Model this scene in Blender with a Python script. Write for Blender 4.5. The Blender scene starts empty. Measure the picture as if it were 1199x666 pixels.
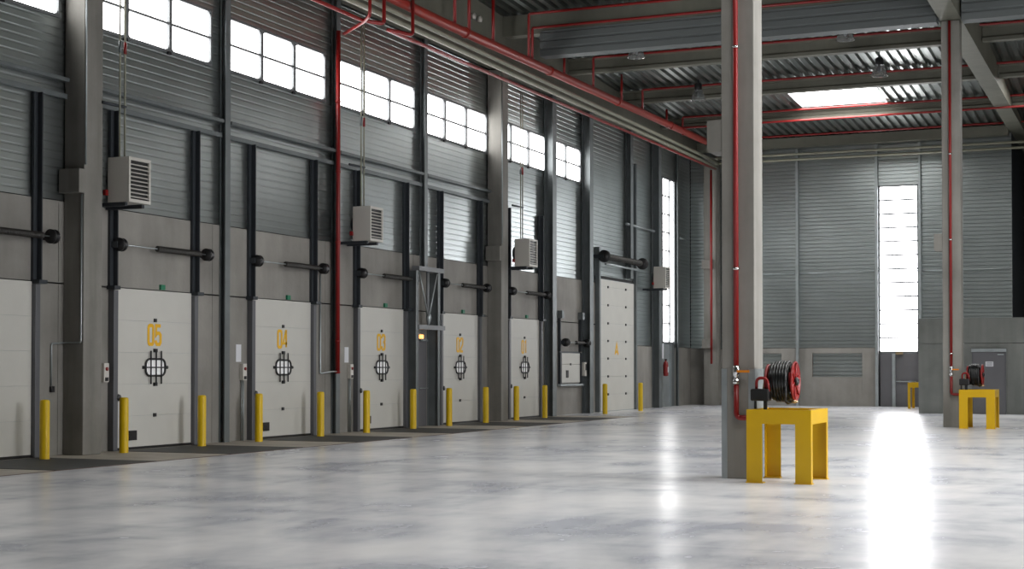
import bpy, bmesh, math, random
from mathutils import Vector, Matrix
random.seed(7)
S = bpy.context.scene
COL = S.collection
PI = math.pi
# ------------------------------------------------------------------ materials
def new_mat(name):
    m = bpy.data.materials.new(name); m.use_nodes = True
    nt = m.node_tree; b = nt.nodes['Principled BSDF']
    return m, nt, b
def plain(name, col, rough=.5, metal=0., spec=None, noise=0., nscale=3., bump=0., coat=0.):
    m, nt, b = new_mat(name)
    b.inputs['Roughness'].default_value = rough
    b.inputs['Metallic'].default_value = metal
    if spec is not None: b.inputs['Specular IOR Level'].default_value = spec
    if coat: b.inputs['Coat Weight'].default_value = coat; b.inputs['Coat Roughness'].default_value = .15
    tc = nt.nodes.new('ShaderNodeTexCoord')
    n = nt.nodes.new('ShaderNodeTexNoise'); n.inputs['Scale'].default_value = nscale; n.inputs['Detail'].default_value = 5
    nt.links.new(tc.outputs['Object'], n.inputs['Vector'])
    r = nt.nodes.new('ShaderNodeValToRGB')
    r.color_ramp.elements[0].position = .3; r.color_ramp.elements[1].position = .7
    a = [max(0, c*(1-noise)) for c in col]; z = [min(1, c*(1+noise)) for c in col]
    r.color_ramp.elements[0].color = (*a, 1); r.color_ramp.elements[1].color = (*z, 1)
    nt.links.new(n.outputs['Fac'], r.inputs['Fac']); nt.links.new(r.outputs['Color'], b.inputs['Base Color'])
    if bump:
        bp = nt.nodes.new('ShaderNodeBump'); bp.inputs['Strength'].default_value = bump; bp.inputs['Distance'].default_value = .01
        nt.links.new(n.outputs['Fac'], bp.inputs['Height']); nt.links.new(bp.outputs['Normal'], b.inputs['Normal'])
    return m
def emit(name, col, s):
    m, nt, b = new_mat(name)
    b.inputs['Base Color'].default_value = (*[min(.8, c) for c in col], 1)
    b.inputs['Emission Color'].default_value = (*col, 1); b.inputs['Emission Strength'].default_value = s
    b.inputs['Roughness'].default_value = .4
    return m
def concrete(name, c0, c1, stain=.25, scale=.6):
    """cast concrete: broad clouds, fine grain, vertical runs"""
    m, nt, b = new_mat(name); N = nt.nodes; L = nt.links
    b.inputs['Roughness'].default_value = .62; b.inputs['Specular IOR Level'].default_value = .35
    g = N.new('ShaderNodeNewGeometry')
    n1 = N.new('ShaderNodeTexNoise'); n1.inputs['Scale'].default_value = scale; n1.inputs['Detail'].default_value = 8; n1.inputs['Roughness'].default_value = .6
    L.new(g.outputs['Position'], n1.inputs['Vector'])
    mp = N.new('ShaderNodeMapping'); mp.inputs['Scale'].default_value = (3, 3, .25); L.new(g.outputs['Position'], mp.inputs['Vector'])
    n2 = N.new('ShaderNodeTexNoise'); n2.inputs['Scale'].default_value = 1.2; n2.inputs['Detail'].default_value = 6; L.new(mp.outputs['Vector'], n2.inputs['Vector'])
    mx = N.new('ShaderNodeMath'); mx.operation = 'MULTIPLY_ADD'; mx.inputs[1].default_value = stain; L.new(n2.outputs['Fac'], mx.inputs[0])
    ml = N.new('ShaderNodeMath'); ml.operation = 'MULTIPLY'; ml.inputs[1].default_value = 1 - stain; L.new(n1.outputs['Fac'], ml.inputs[0]); L.new(ml.outputs[0], mx.inputs[2])
    r = N.new('ShaderNodeValToRGB'); r.color_ramp.elements[0].position = .32; r.color_ramp.elements[1].position = .68
    r.color_ramp.elements[0].color = (*c0, 1); r.color_ramp.elements[1].color = (*c1, 1)
    L.new(mx.outputs[0], r.inputs['Fac']); L.new(r.outputs['Color'], b.inputs['Base Color'])
    n3 = N.new('ShaderNodeTexNoise'); n3.inputs['Scale'].default_value = 14; n3.inputs['Detail'].default_value = 4; L.new(g.outputs['Position'], n3.inputs['Vector'])
    bp = N.new('ShaderNodeBump'); bp.inputs['Strength'].default_value = .25; bp.inputs['Distance'].default_value = .01
    L.new(n3.outputs['Fac'], bp.inputs['Height']); L.new(bp.outputs['Normal'], b.inputs['Normal'])
    return m
def floor_mat():
    m, nt, b = new_mat('polished_concrete_floor'); N = nt.nodes; L = nt.links
    g = N.new('ShaderNodeNewGeometry')
    def noise(sc, scale, det, dist=0., rough=.55):
        mp = N.new('ShaderNodeMapping'); mp.inputs['Scale'].default_value = sc; mp.inputs['Rotation'].default_value = (0, 0, .35); L.new(g.outputs['Position'], mp.inputs['Vector'])
        n = N.new('ShaderNodeTexNoise'); n.inputs['Scale'].default_value = scale; n.inputs['Detail'].default_value = det; n.inputs['Distortion'].default_value = dist; n.inputs['Roughness'].default_value = rough
        L.new(mp.outputs['Vector'], n.inputs['Vector']); return n
    a = noise((1, .55, 1), .5, 7, .6, .55); c = noise((1, .5, 1), 2.2, 4, .3); d = noise((.22, 1, 1), .8, 5, .5)
    def mul(n, k):
        x = N.new('ShaderNodeMath'); x.operation = 'MULTIPLY'; x.inputs[1].default_value = k; L.new(n.outputs['Fac'], x.inputs[0]); return x
    def add(p, q):
        x = N.new('ShaderNodeMath'); x.operation = 'ADD'; L.new(p.outputs[0], x.inputs[0]); L.new(q.outputs[0], x.inputs[1]); return x
    s = add(add(mul(a, .52), mul(c, .2)), mul(d, .28))
    r = N.new('ShaderNodeValToRGB'); e = r.color_ramp.elements
    e[0].position = .415; e[0].color = (.43, .45, .50, 1); e[1].position = .605; e[1].color = (.93, .93, .935, 1)
    x = e.new(.5); x.color = (.70, .71, .735, 1)
    L.new(s.outputs[0], r.inputs['Fac']); L.new(r.outputs['Color'], b.inputs['Base Color'])
    rr = N.new('ShaderNodeMapRange'); rr.inputs['From Min'].default_value = .35; rr.inputs['From Max'].default_value = .65
    rr.inputs['To Min'].default_value = .3; rr.inputs['To Max'].default_value = .2
    L.new(s.outputs[0], rr.inputs['Value']); L.new(rr.outputs['Result'], b.inputs['Roughness'])
    b.inputs['Specular IOR Level'].default_value = .24
    return m
M = {}
M['floor'] = floor_mat()
M['apron'] = concrete('apron_concrete', (.36, .33, .28), (.55, .51, .44), .2, 1.2)
M['plate'] = plain('leveller_plate', (.05, .052, .05), .6, noise=.25, nscale=2.5)
M['kerb'] = plain('kerb_angle', (.09, .045, .035), .6, noise=.3)
M['conc'] = concrete('precast_concrete', (.20, .192, .176), (.34, .327, .298))
M['conc_col'] = concrete('column_concrete', (.165, .16, .143), (.31, .30, .272), .5, .8)
M['conc_beam'] = concrete('beam_concrete', (.13, .13, .105), (.20, .20, .16))
M['conc_wing'] = concrete('wing_concrete', (.15, .16, .15), (.27, .28, .26), .35, .7)
M['joint'] = plain('dark_joint', (.03, .03, .03), .8)
M['clad'] = plain('galvanised_cladding', (.46, .5, .5), .3, .95, noise=.08, nscale=.7)
M['deck'] = plain('galvanised_deck', (.22, .24, .225), .33, .9, noise=.12, nscale=.6)
M['curtain'] = plain('curtain_cladding', (.13, .145, .145), .6, .1)
M['steel'] = plain('painted_steel_grey', (.17, .19, .195), .42, .35, noise=.1)
M['steel_lt'] = plain('galvanised_steel', (.42, .46, .47), .4, .7, noise=.12)
M['steel_mid'] = plain('frame_steel', (.24, .25, .26), .5, .2)
M['steel_dk'] = plain('dark_steel', (.045, .052, .06), .45, .3)
M['alu'] = plain('frame_grey', (.16, .17, .175), .5, .2)
M['black'] = plain('black_plastic', (.012, .012, .013), .4)
M['rubber'] = plain('hose_rubber', (.006, .007, .007), .3)
M['spring'] = plain('spring_steel', (.045, .043, .04), .45, .5)
M['panel'] = plain('door_panel_white', (.60, .595, .55), .5, noise=.03, nscale=1.5)
M['jamb'] = plain('jamb_grey', (.13, .135, .145), .45, .3)
M['door_grey'] = plain('door_grey', (.14, .14, .15), .5, noise=.05)
M['yellow'] = plain('safety_yellow', (.62, .375, .0), .38, noise=.04)
M['bollard'] = plain('bollard_yellow', (.75, .50, .0), .45, noise=.05)
M['num'] = plain('number_yellow', (.85, .47, .0), .5)
M['red'] = plain('pipe_red', (.24, .008, .007), .38, noise=.08)
M['red2'] = plain('main_red', (.32, .03, .02), .4, noise=.08)
M['cream'] = plain('pipe_cream', (.28, .28, .21), .5, noise=.08)
M['white'] = plain('heater_white', (.62, .60, .55), .45)
M['paper'] = plain('white_paper', (.75, .76, .8), .7)
M['green'] = plain('green_tag', (.01, .18, .09), .5)
M['orange'] = plain('orange_handle', (.8, .25, .01), .4)
M['brass'] = plain('brass', (.55, .42, .25), .3, .9)
M['chrome'] = plain('chrome', (.7, .7, .7), .2, 1.)
M['win'] = emit('daylit_glazing', (1, .99, .985), 16)
M['win_hi'] = emit('daylit_glazing_strip', (.98, .975, 1), 34)
M['sky'] = emit('daylit_rooflight', (1, .99, .97), 30)
M['port'] = emit('daylit_porthole', (1, 1, .98), .55)
M['amber'] = emit('amber_lamp', (1, .42, .1), 6)
def glassy():
    m, nt, b = new_mat('lamp_shade_acrylic')
    b.inputs['Base Color'].default_value = (.75, .78, .78, 1); b.inputs['Roughness'].default_value = .12
    b.inputs['Transmission Weight'].default_value = .85; b.inputs['IOR'].default_value = 1.3
    return m
M['glass'] = glassy()
# ------------------------------------------------------------------ mesh builder
class MB:
    def __init__(s): s.v = []; s.f = []; s.smooth = set()
    def add(s, vs, fs, sm=False):
        o = len(s.v); s.v += [tuple(v) for v in vs]
        for f in fs:
            if sm: s.smooth.add(len(s.f))
            s.f.append(tuple(i+o for i in f))
        return s
    def box(s, x0, x1, y0, y1, z0, z1):
        if x0 > x1: x0, x1 = x1, x0
        if y0 > y1: y0, y1 = y1, y0
        if z0 > z1: z0, z1 = z1, z0
        return s.add([(x0,y0,z0),(x1,y0,z0),(x1,y1,z0),(x0,y1,z0),(x0,y0,z1),(x1,y0,z1),(x1,y1,z1),(x0,y1,z1)],
              [(0,3,2,1),(4,5,6,7),(0,1,5,4),(1,2,6,5),(2,3,7,6),(3,0,4,7)])
    def prism(s, poly, axis, a, b):
        """poly: 2-D outline, extruded along axis from a to b. axis y: (x,z); axis x: (y,z); axis z: (x,y)"""
        def P(p, t): return {'y': (p[0], t, p[1]), 'x': (t, p[0], p[1]), 'z': (p[0], p[1], t)}[axis]
        n = len(poly)
        return s.add([P(p, a) for p in poly]+[P(p, b) for p in poly],
              [tuple(range(n))[::-1], tuple(range(n, 2*n))]+[(i, (i+1) % n, n+(i+1) % n, n+i) for i in range(n)])
    def ring(s, c, u, w, r, n): return [Vector(c)+u*(r*math.cos(2*PI*i/n))+w*(r*math.sin(2*PI*i/n)) for i in range(n)]
    def tube(s, pts, r, n=12, caps=True):
        pts = [Vector(p) for p in pts]
        rs = r if isinstance(r, (list, tuple)) else [r]*len(pts)
        prev = None; rings = []
        for i, p in enumerate(pts):
            if i == 0: d = pts[1]-p
            elif i == len(pts)-1: d = p-pts[i-1]
            else: d = (p-pts[i-1]).normalized()+(pts[i+1]-p).normalized()
            d.normalize()
            if prev is None:
                u = d.cross(Vector((0,0,1)) if abs(d.z) < .9 else Vector((1,0,0))).normalized()
            else:
                u = (prev-d*prev.dot(d)).normalized()
            prev = u; w = d.cross(u)
            rings.append(s.ring(p, u, w, rs[i], n))
        vs = [v for R in rings for v in R]; fs = []
        for k in range(len(pts)-1):
            for i in range(n): fs.append((k*n+i, k*n+(i+1) % n, (k+1)*n+(i+1) % n, (k+1)*n+i))
        s.add(vs, fs, True)
        if caps:
            o = len(s.v)-len(vs)
            s.f.append(tuple(o+i for i in range(n))[::-1]); s.f.append(tuple(o+(len(pts)-1)*n+i for i in range(n)))
        return s
    def lathe(s, c, prof, axis='z', n=24):
        """prof: (radius, distance along axis)"""
        A = {'z': (Vector((0,0,1)), Vector((1,0,0)), Vector((0,1,0))), 'x': (Vector((1,0,0)), Vector((0,1,0)), Vector((0,0,1))), 'y': (Vector((0,1,0)), Vector((0,0,1)), Vector((1,0,0)))}[axis]
        c = Vector(c); vs = []; fs = []
        for r, t in prof: vs += s.ring(c+A[0]*t, A[1], A[2], max(r, 1e-4), n)
        for k in range(len(prof)-1):
            for i in range(n): fs.append((k*n+i, k*n+(i+1) % n, (k+1)*n+(i+1) % n, (k+1)*n+i))
        return s.add(vs, fs, True)
    def bend(s, pts, r, br=.08, n=12, seg=5):
        """tube through pts with rounded corners"""
        P = [Vector(p) for p in pts]; out = [P[0]]
        for i in range(1, len(P)-1):
            a = (P[i-1]-P[i]); b = (P[i+1]-P[i]); k = min(br, a.length*.45, b.length*.45)
            a = P[i]+a.normalized()*k; b = P[i]+b.normalized()*k
            for j in range(seg+1):
                t = j/seg; out.append(a*(1-t)**2+P[i]*2*t*(1-t)+b*t*t)
        out.append(P[-1]); return s.tube(out, r, n)
    def build(s, name, mat, parent=None, bevel=0.):
        me = bpy.data.meshes.new(name); me.from_pydata(s.v, [], s.f)
        for i in s.smooth: me.polygons[i].use_smooth = True
        me.materials.append(mat); me.update()
        bm = bmesh.new(); bm.from_mesh(me); bmesh.ops.recalc_face_normals(bm, faces=bm.faces); bm.to_mesh(me); bm.free()
        o = bpy.data.objects.new(name, me); COL.objects.link(o)
        if parent:
            o.parent = parent
            p, off = parent, Vector((0, 0, 0))
            while p: off += p.location; p = p.parent
            me.transform(Matrix.Translation(-off))      # part meshes are local to their thing
        if bevel:
            md = o.modifiers.new('bevel', 'BEVEL'); md.width = bevel; md.segments = 2; md.limit_method = 'ANGLE'
        return o
def tag(o, label=None, cat=None, group=None, kind=None):
    if label: o['label'] = label
    if cat: o['category'] = cat
    if group: o['group'] = group
    if kind: o['kind'] = kind
    return o
def empty(name, loc, **k):
    o = bpy.data.objects.new(name, None); COL.objects.link(o); o.location = loc; o.empty_display_size = .2
    return tag(o, **k)
def copy_tree(o, d, parent=None):
    """copy of a thing with all its parts, moved by d"""
    c = o.copy(); COL.objects.link(c)
    if parent: c.parent = parent
    else: c.location = Vector(o.location)+Vector(d)
    for ch in o.children: copy_tree(ch, (0,0,0), c)
    return c
def origin(o, p):
    """put a one-mesh thing's origin at p"""
    p = Vector(p); o.data.transform(Matrix.Translation(-p)); o.location = p
    return o
WX = -18.44                     # inner face of the concrete dock wall
FY = 63.0                       # inner face of the far wall
def deckz(y): return 12.12-.047*(min(max(y, 31.), 63.2)-42.1)
# ------------------------------------------------------------------ floor
o = MB().box(-15.65, 9.3, -18, FY+.3, -.2, 0).box(-5.45, 9.3, FY+.3, 76.2, -.2, 0).box(-WX*-1-.3, -15.65, 47.2, FY+.3, -.2, 0).build('floor', M['floor']); tag(o, kind='structure')
o = MB().box(WX-.3, -15.70, -18, 47.2, -.2, -.001).build('dock_floor', M['apron']); tag(o, 'tan concrete strip along the foot of the dock doors', 'floor', kind='structure')
o = MB().box(-15.70, -15.645, -18, 47.2, -.1, .004).build('trim_1', M['kerb']); tag(o, 'thin rust brown steel edge between tan strip and pale floor', 'trim', kind='structure')
o = MB().box(9, 9.3, -18, 76.2, 0, 13).build('wall_right', M['conc']); tag(o, kind='structure')
o = MB().box(WX-.3, 9.3, -18.3, -18, 0, 13).build('wall_back', M['conc']); tag(o, kind='structure')
# ------------------------------------------------------------------ left wall
DC = {'6': 20.18, '5': 25.02, '4': 29.83, '3': 34.62, '2': 39.41, '1': 44.22}
wl = empty('wall_left', (WX, 20, 0), label='long dock wall of grey concrete under ribbed metal cladding', cat='wall', kind='structure')
lo, up = MB(), MB()
joints = [-18, -4, 4, 12, 17.3, 22.2, 27.1, 31.85, 36.55, 41.2, 46.1, 50.6]
for a, b in zip(joints[:-1], joints[1:]):
    lo.box(WX-.2, WX, a+.006, b-.006, 0, 3.12); up.box(WX-.2, WX, a+.006, b-.006, 3.15, 4.64)
lo.box(WX-.2, WX, 50.61, 51.05, 0, 3.12); up.box(WX-.2, WX, 50.61, 51.05, 3.15, 4.64)
lo.box(WX-.2, WX, 55.25, 58.9, 0, 2.43); lo.box(WX-.2, WX, 60.68, FY+.2, 0, 2.43)
lo.build('lower_panel', M['conc'], wl); up.build('upper_panel', M['conc'], wl)
MB().box(WX-.24, WX-.2, -18, 58.9, 0, 4.64).build('backing', M['joint'], wl)
def corr(mb, fixed, a, b, z0, z1, axis, sgn, pitch=.15, dep=.0095):
    """horizontal ribs: sheet whose flats lie in the plane, grooves recede against sgn"""
    z = z0; prof = []
    while z < z1-1e-6:
        for dz, d in ((0, 0), (.098, 0), (.11, -dep), (.134, -dep)):
            if z+dz*pitch/.15 < z1: prof.append((z+dz*pitch/.15, fixed+sgn*d))
        z += pitch
    prof.append((z1, fixed))
    n = len(prof)
    if axis == 'y': vs = [(p[1], a, p[0]) for p in prof]+[(p[1], b, p[0]) for p in prof]
    else: vs = [(a, p[1], p[0]) for p in prof]+[(b, p[1], p[0]) for p in prof]
    mb.add(vs, [(i, i+1, n+i+1, n+i) for i in range(n-1)])
CX = WX-.02
ZW0, ZW1 = 8.05, 9.14
WB = [(17.9, 22.15), (22.75, 27.0), (27.62, 31.8), (32.36, 36.6), (37.1, 41.4), (41.85, 46.17), (46.7, 49.45)]
cl = MB()
corr(cl, CX, -18, 55.0, 4.66, ZW0-.04, 'y', 1)
e = -18
for a, b in WB: corr(cl, CX, e, a-.04, ZW0-.04, ZW1+.04, 'y', 1); e = b+.04
corr(cl, CX, e, 55.0, ZW0-.04, ZW1+.04, 'y', 1)
corr(cl, CX, -18, 55.0, ZW1+.04, 12.4, 'y', 1)
corr(cl, CX, 55.0, 58.9, 2.45, 12.2, 'y', 1)
corr(cl, CX, 60.68, FY, 2.45, 12.0, 'y', 1)
corr(cl, CX, 58.9, 60.68, 9.36, 12.1, 'y', 1)
cl.build('cladding', M['clad'], wl)
MB().box(WX-.45, WX-.30, -18, FY, 0, 13).build('outer_skin', M['steel_dk'], wl)
for k, (a, b) in enumerate(WB):
    bay = ['left of the concrete column beside door 05', 'above door 05', 'above door 04', 'above door 03', 'above door 02', 'above door 01', 'above the small hatch past door 01'][k]
    w = empty('window_%d' % (k+1), (WX, (a+b)/2, ZW0), label='bright high strip window '+bay, cat='window', kind='structure')
    n = 3 if k < 6 else 2
    p = (b-a)/n; fr = MB(); fr.box(WX-.1, WX+.015, a-.05, b+.05, ZW0-.06, ZW0-.0).box(WX-.1, WX+.015, a-.05, b+.05, ZW1, ZW1+.06)
    fr.box(WX-.1, WX+.01, a-.05, a, ZW0, ZW1).box(WX-.1, WX+.01, b, b+.05, ZW0, ZW1)
    for i in range(1, n): fr.box(WX-.1, WX+.01, a+i*p-.05, a+i*p+.05, ZW0, ZW1)
    fr.box(WX-.1, WX+.0, a, b, (ZW0+ZW1)/2-.024, (ZW0+ZW1)/2+.024)
    for i in range(n):      # rounded pane corners
        for j, (z0, z1) in enumerate(((ZW0, (ZW0+ZW1)/2-.02), ((ZW0+ZW1)/2+.02, ZW1))):
            y0, y1 = a+i*p+(.05 if i else 0), a+(i+1)*p-(.05 if i < n-1 else 0); c = .11
            for (yy, sy) in ((y0, 1), (y1, -1)):
                zz, sz = (z0, 1) if j == 0 else (z1, -1)
                arc = [(yy+sy*c*(1-math.sin(t*PI/8)), zz+sz*c*(1-math.cos(t*PI/8))) for t in range(5)]
                fr.prism([(yy, zz)]+arc, 'x', WX-.08, WX-.005)
    fr.build('frame', M['alu'], w)
    for i in range(n):
        MB().box(WX-.075, WX-.055, a+i*p, a+(i+1)*p, ZW0, ZW1).build('pane', M['win'], w)
    lt = MB()
    for i in range(1, n): lt.box(WX+.0, WX+.05, a+i*p-.13, a+i*p-.03, ZW0-.1, ZW0-.04)
    lt.build('latch', M['black'], w)
# tall narrow window near the corner
w = empty('window_8', (WX, 59.4, 2.65), label='tall narrow bright window beside the corner of the dock wall', cat='window', kind='structure')
MB().box(WX-.1, WX-.07, 58.95, 59.95, 2.65, 9.32).build('pane', M['win'], w); MB().box(WX-.1, WX-.07, 60.05, 60.62, 2.65, 9.32).build('pane', M['win'], w)  # second strip: plain glowing pane added for the bright band beside the bars
fr = MB().box(WX-.1, WX+.03, 58.86, 58.95, 2.6, 9.36).box(WX-.1, WX+.01, 59.95, 60.05, 2.6, 9.36).box(WX-.1, WX+.01, 60.62, 60.68, 2.6, 9.36).box(WX-.1, WX+.02, 58.9, 60.68, 9.3, 9.38).box(WX-.1, WX+.02, 58.9, 60.68, 2.57, 2.65)
for i in range(1, 9): fr.box(WX-.1, WX+.0, 58.95, 59.95, 2.65+i*.745-.025, 2.65+i*.745+.025)
fr.build('frame', M['alu'], w)
d = empty('door_8', (WX, 59.4, 0), label='narrow grey steel door below the tall corner window', cat='door', kind='structure')
MB().box(WX-.06, WX-.01, 58.98, 59.95, 0, 2.55).build('leaf', M['steel_lt'], d); MB().box(WX-.06, WX-.01, 60.05, 60.62, 0, 2.55).build('leaf', M['steel'], d)
MB().box(WX-.1, WX+.05, 58.88, 58.98, 0, 2.57).box(WX-.1, WX+.05, 59.95, 60.05, 0, 2.57).build('door_frame', M['steel_lt'], d)
# ------------------------------------------------------------------ posts and columns of the dock wall
def ibeam(mb, y, x0, x1, z0, z1, w=.2, t=.02):
    mb.box(x0, x0+t, y-w/2, y+w/2, z0, z1).box(x1-t, x1, y-w/2, y+w/2, z0, z1).box(x0+t, x1-t, y-.012, y+.012, z0, z1)
where = {27.45: 'between doors 05 and 04', 32.22: 'between doors 04 and 03, beside the red riser pipe', 37.03: 'between doors 03 and 02, above the braced frame',
         46.21: 'just right of door 01', 49.74: 'left of tall door A, past the small hatch', 57.7: 'beside the red fire extinguisher, past door A', 60.85: 'right of the tall narrow window'}
for y, t in where.items():
    mb = MB(); wdt, dep = (.19, .15) if y < 46 else (.34, .31) if y < 58 else (.2, .1)
    ibeam(mb, y, WX+.004, WX+dep, 4.32 if 36.5 < y < 37.5 else 0, min(11.9, deckz(y)-.06), wdt)
    tag(origin(mb.build('steel_post', M['steel']), (WX, y, 0)), 'tall grey steel wall post '+t, 'post', 'steel posts along the dock wall')
mb = MB(); ibeam(mb, 54.45, WX+.004, WX+.22, 4.95, 11.45, .3)
tag(origin(mb.build('steel_post', M['steel']), (WX, 54.45, 4.95)), 'grey steel wall post rising above tall door A', 'post', 'steel posts along the dock wall')
for y, t in ((22.6, 'left of door 05'), (41.73, 'between doors 02 and 01')):
    r = empty('concrete_column', (-18.2, y, 0), label='square concrete wall column '+t, cat='column', group='concrete columns of the dock wall')
    MB().box(WX+.004, -17.98, y-.26, y+.26, 0, 10.52).build('shaft', M['conc_col'], r, .015)
    MB().box(WX+.01, -17.965, y-.42, y-.262, 4.78, 5.22).build('corbel', M['conc_col'], r, .01)
r = empty('concrete_column', (-17.4, 62.7, 0), label='concrete column in the far corner beside a thin red riser', cat='column', group='concrete columns of the dock wall')
MB().box(-17.72, -17.1, 62.5, 62.95, 0, 10.5).build('shaft', M['conc_col'], r, .015)
MB().box(-17.75, -17.3, 62.3, 62.5, 5.78, 6.15).build('corbel', M['conc_col'], r, .01); MB().box(-17.75, -17.3, 62.3, 62.5, 2.4, 2.8).build('corbel', M['conc_col'], r, .01)
# electrical box on the column and thin corner conduit
for y, zt, t in ((22.6, 10.4, 'left of door 05'), (41.73, 10.4, 'between doors 02 and 01')):
    mb = MB().tube([(-17.955, y-.25, zt), (-17.955, y-.25, 5.3)], .016, 8)
    tag(origin(mb.build('conduit', M['steel_lt']), (-17.955, y-.25, 5.3)), 'thin pale conduit running up the corner of the concrete column '+t, 'conduit')
c = empty('conduit', (-18.0, 22.2, 3), label='thin bent grey conduit with a black socket, left of the door 05 column', cat='conduit')
MB().bend([(-18.02, 22.32, 4.76), (-18.02, 22.32, 2.05), (-18.4, 22.32, 2.05), (-18.42, 22.0, 2.03), (-18.42, 22.0, 1.27)], .016, .04, 8).build('pipe', M['steel_lt'], c)
MB().box(WX, WX+.06, 21.97, 22.05, 1.15, 1.26).build('socket', M['black'], c, .005)
# ------------------------------------------------------------------ sectional dock doors
def strokes(mb, pl, w, y0, z0, sx, sz, x, closed=False):
    """ribbon along a polyline given in unit coordinates, lying on the plane x"""
    P = [Vector((0, y0+u*sx, z0+v*sz)) for u, v in pl]
    n = len(P); L = []; R = []
    for i in range(n):
        a = P[i-1] if (i or closed) else None; b = P[(i+1) % n] if (i < n-1 or closed) else None
        d1 = (P[i]-a).normalized() if a is not None else (b-P[i]).normalized()
        d2 = (b-P[i]).normalized() if b is not None else d1
        t = (d1+d2).normalized(); nn = Vector((0, -t.z, t.y)); k = 1/max(.5, t.dot(d1))
        L.append(P[i]+nn*w*.5*k); R.append(P[i]-nn*w*.5*k)
    vs = [(x+.004, p.y, p.z) for p in L]+[(x+.004, p.y, p.z) for p in R]+[(x-.002, p.y, p.z) for p in L]+[(x-.002, p.y, p.z) for p in R]
    fs = []
    for i in range(n if closed else n-1):
        j = (i+1) % n
        fs += [(i, j, n+j, n+i), (i, j, 2*n+j, 2*n+i), (n+i, n+j, 3*n+j, 3*n+i)]
    mb.add(vs, fs)
GL = {
 '0': [([(.0,.15),(.06,.05),(.22,0),(.5,0),(.78,0),(.94,.05),(1,.15),(1,.85),(.94,.95),(.78,1),(.22,1),(.06,.95),(0,.85)], True)],
 '1': [([(.15,.82),(.55,1),(.55,0)], False)],
 '2': [([(0,.74),(0,.87),(.12,.97),(.3,1),(.7,1),(.9,.96),(1,.86),(1,.66),(.9,.52),(.05,.16),(0,.0),(1,.0)], False)],
 '3': [([(0,.78),(0,.88),(.2,1),(.75,1),(1,.9),(1,.62),(.75,.52),(.4,.52)], False), ([(.75,.52),(1,.42),(1,.1),(.75,0),(.2,0),(0,.12),(0,.24)], False)],
 '4': [([(1,.24),(-.05,.24),(.62,1),(.75,1),(.75,0)], False)],
 '5': [([(1,1),(.04,1),(.04,.5),(.25,.6),(.75,.6),(1,.5),(1,.12),(.78,0),(.22,0),(0,.1),(0,.22)], False)],
 'A': [([(0,0),(.5,1),(1,0)], False), ([(.2,.26),(.8,.26)], False)],
}
def rrect(hw, hh, r, seg=5):
    out = []
    for cx_, cz_, a0 in ((hw-r, hh-r, 0), (-hw+r, hh-r, 90), (-hw+r, -hh+r, 180), (hw-r, -hh+r, 270)):
        for k in range(seg+1):
            a = math.radians(a0+90*k/seg); out.append((cx_+r*math.cos(a), cz_+r*math.sin(a)))
    return out
PX = WX+.055     # face of the door panels
def spring_shaft(d, y0, y1, z, spring=(.42, 1.), x=WX+.2, rr=.13, sr=1.):
    L = y1-y0
    MB().tube([(x, y0, z), (x, y1, z)], .013, 8).build('shaft', M['steel_lt'], d)
    for yy, s in ((y0, 1), (y1, -1)):
        MB().lathe((x, yy, z), [(0, -.02), (rr*.55, -.02), (rr*.6, .0), (rr, .0), (rr, .035), (rr*.75, .045), (rr*.75, .09), (rr, .1), (rr*.98, .13), (rr*.5, .14), (rr*.4, .22), (0, .22)], 'y', 20).build('cable_drum', M['black'], d)
        MB().box(WX+.0, x, yy-s*.03-.01, yy-s*.03+.01, z-.06, z+.06).build('bracket', M['steel_dk'], d)
    a, b = y0+spring[0]*L, y0+spring[1]*L-.16
    n = int((b-a)/.04); pr = [(0, 0)]
    for i in range(n): pr += [(.05*sr, i*.04), (.062*sr, i*.04+.012), (.062*sr, i*.04+.028), (.05*sr, i*.04+.04)]
    pr += [(0, n*.04)]
    MB().lathe((x, a, z), pr, 'y', 14).build('torsion_spring', M['spring'], d)
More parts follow.
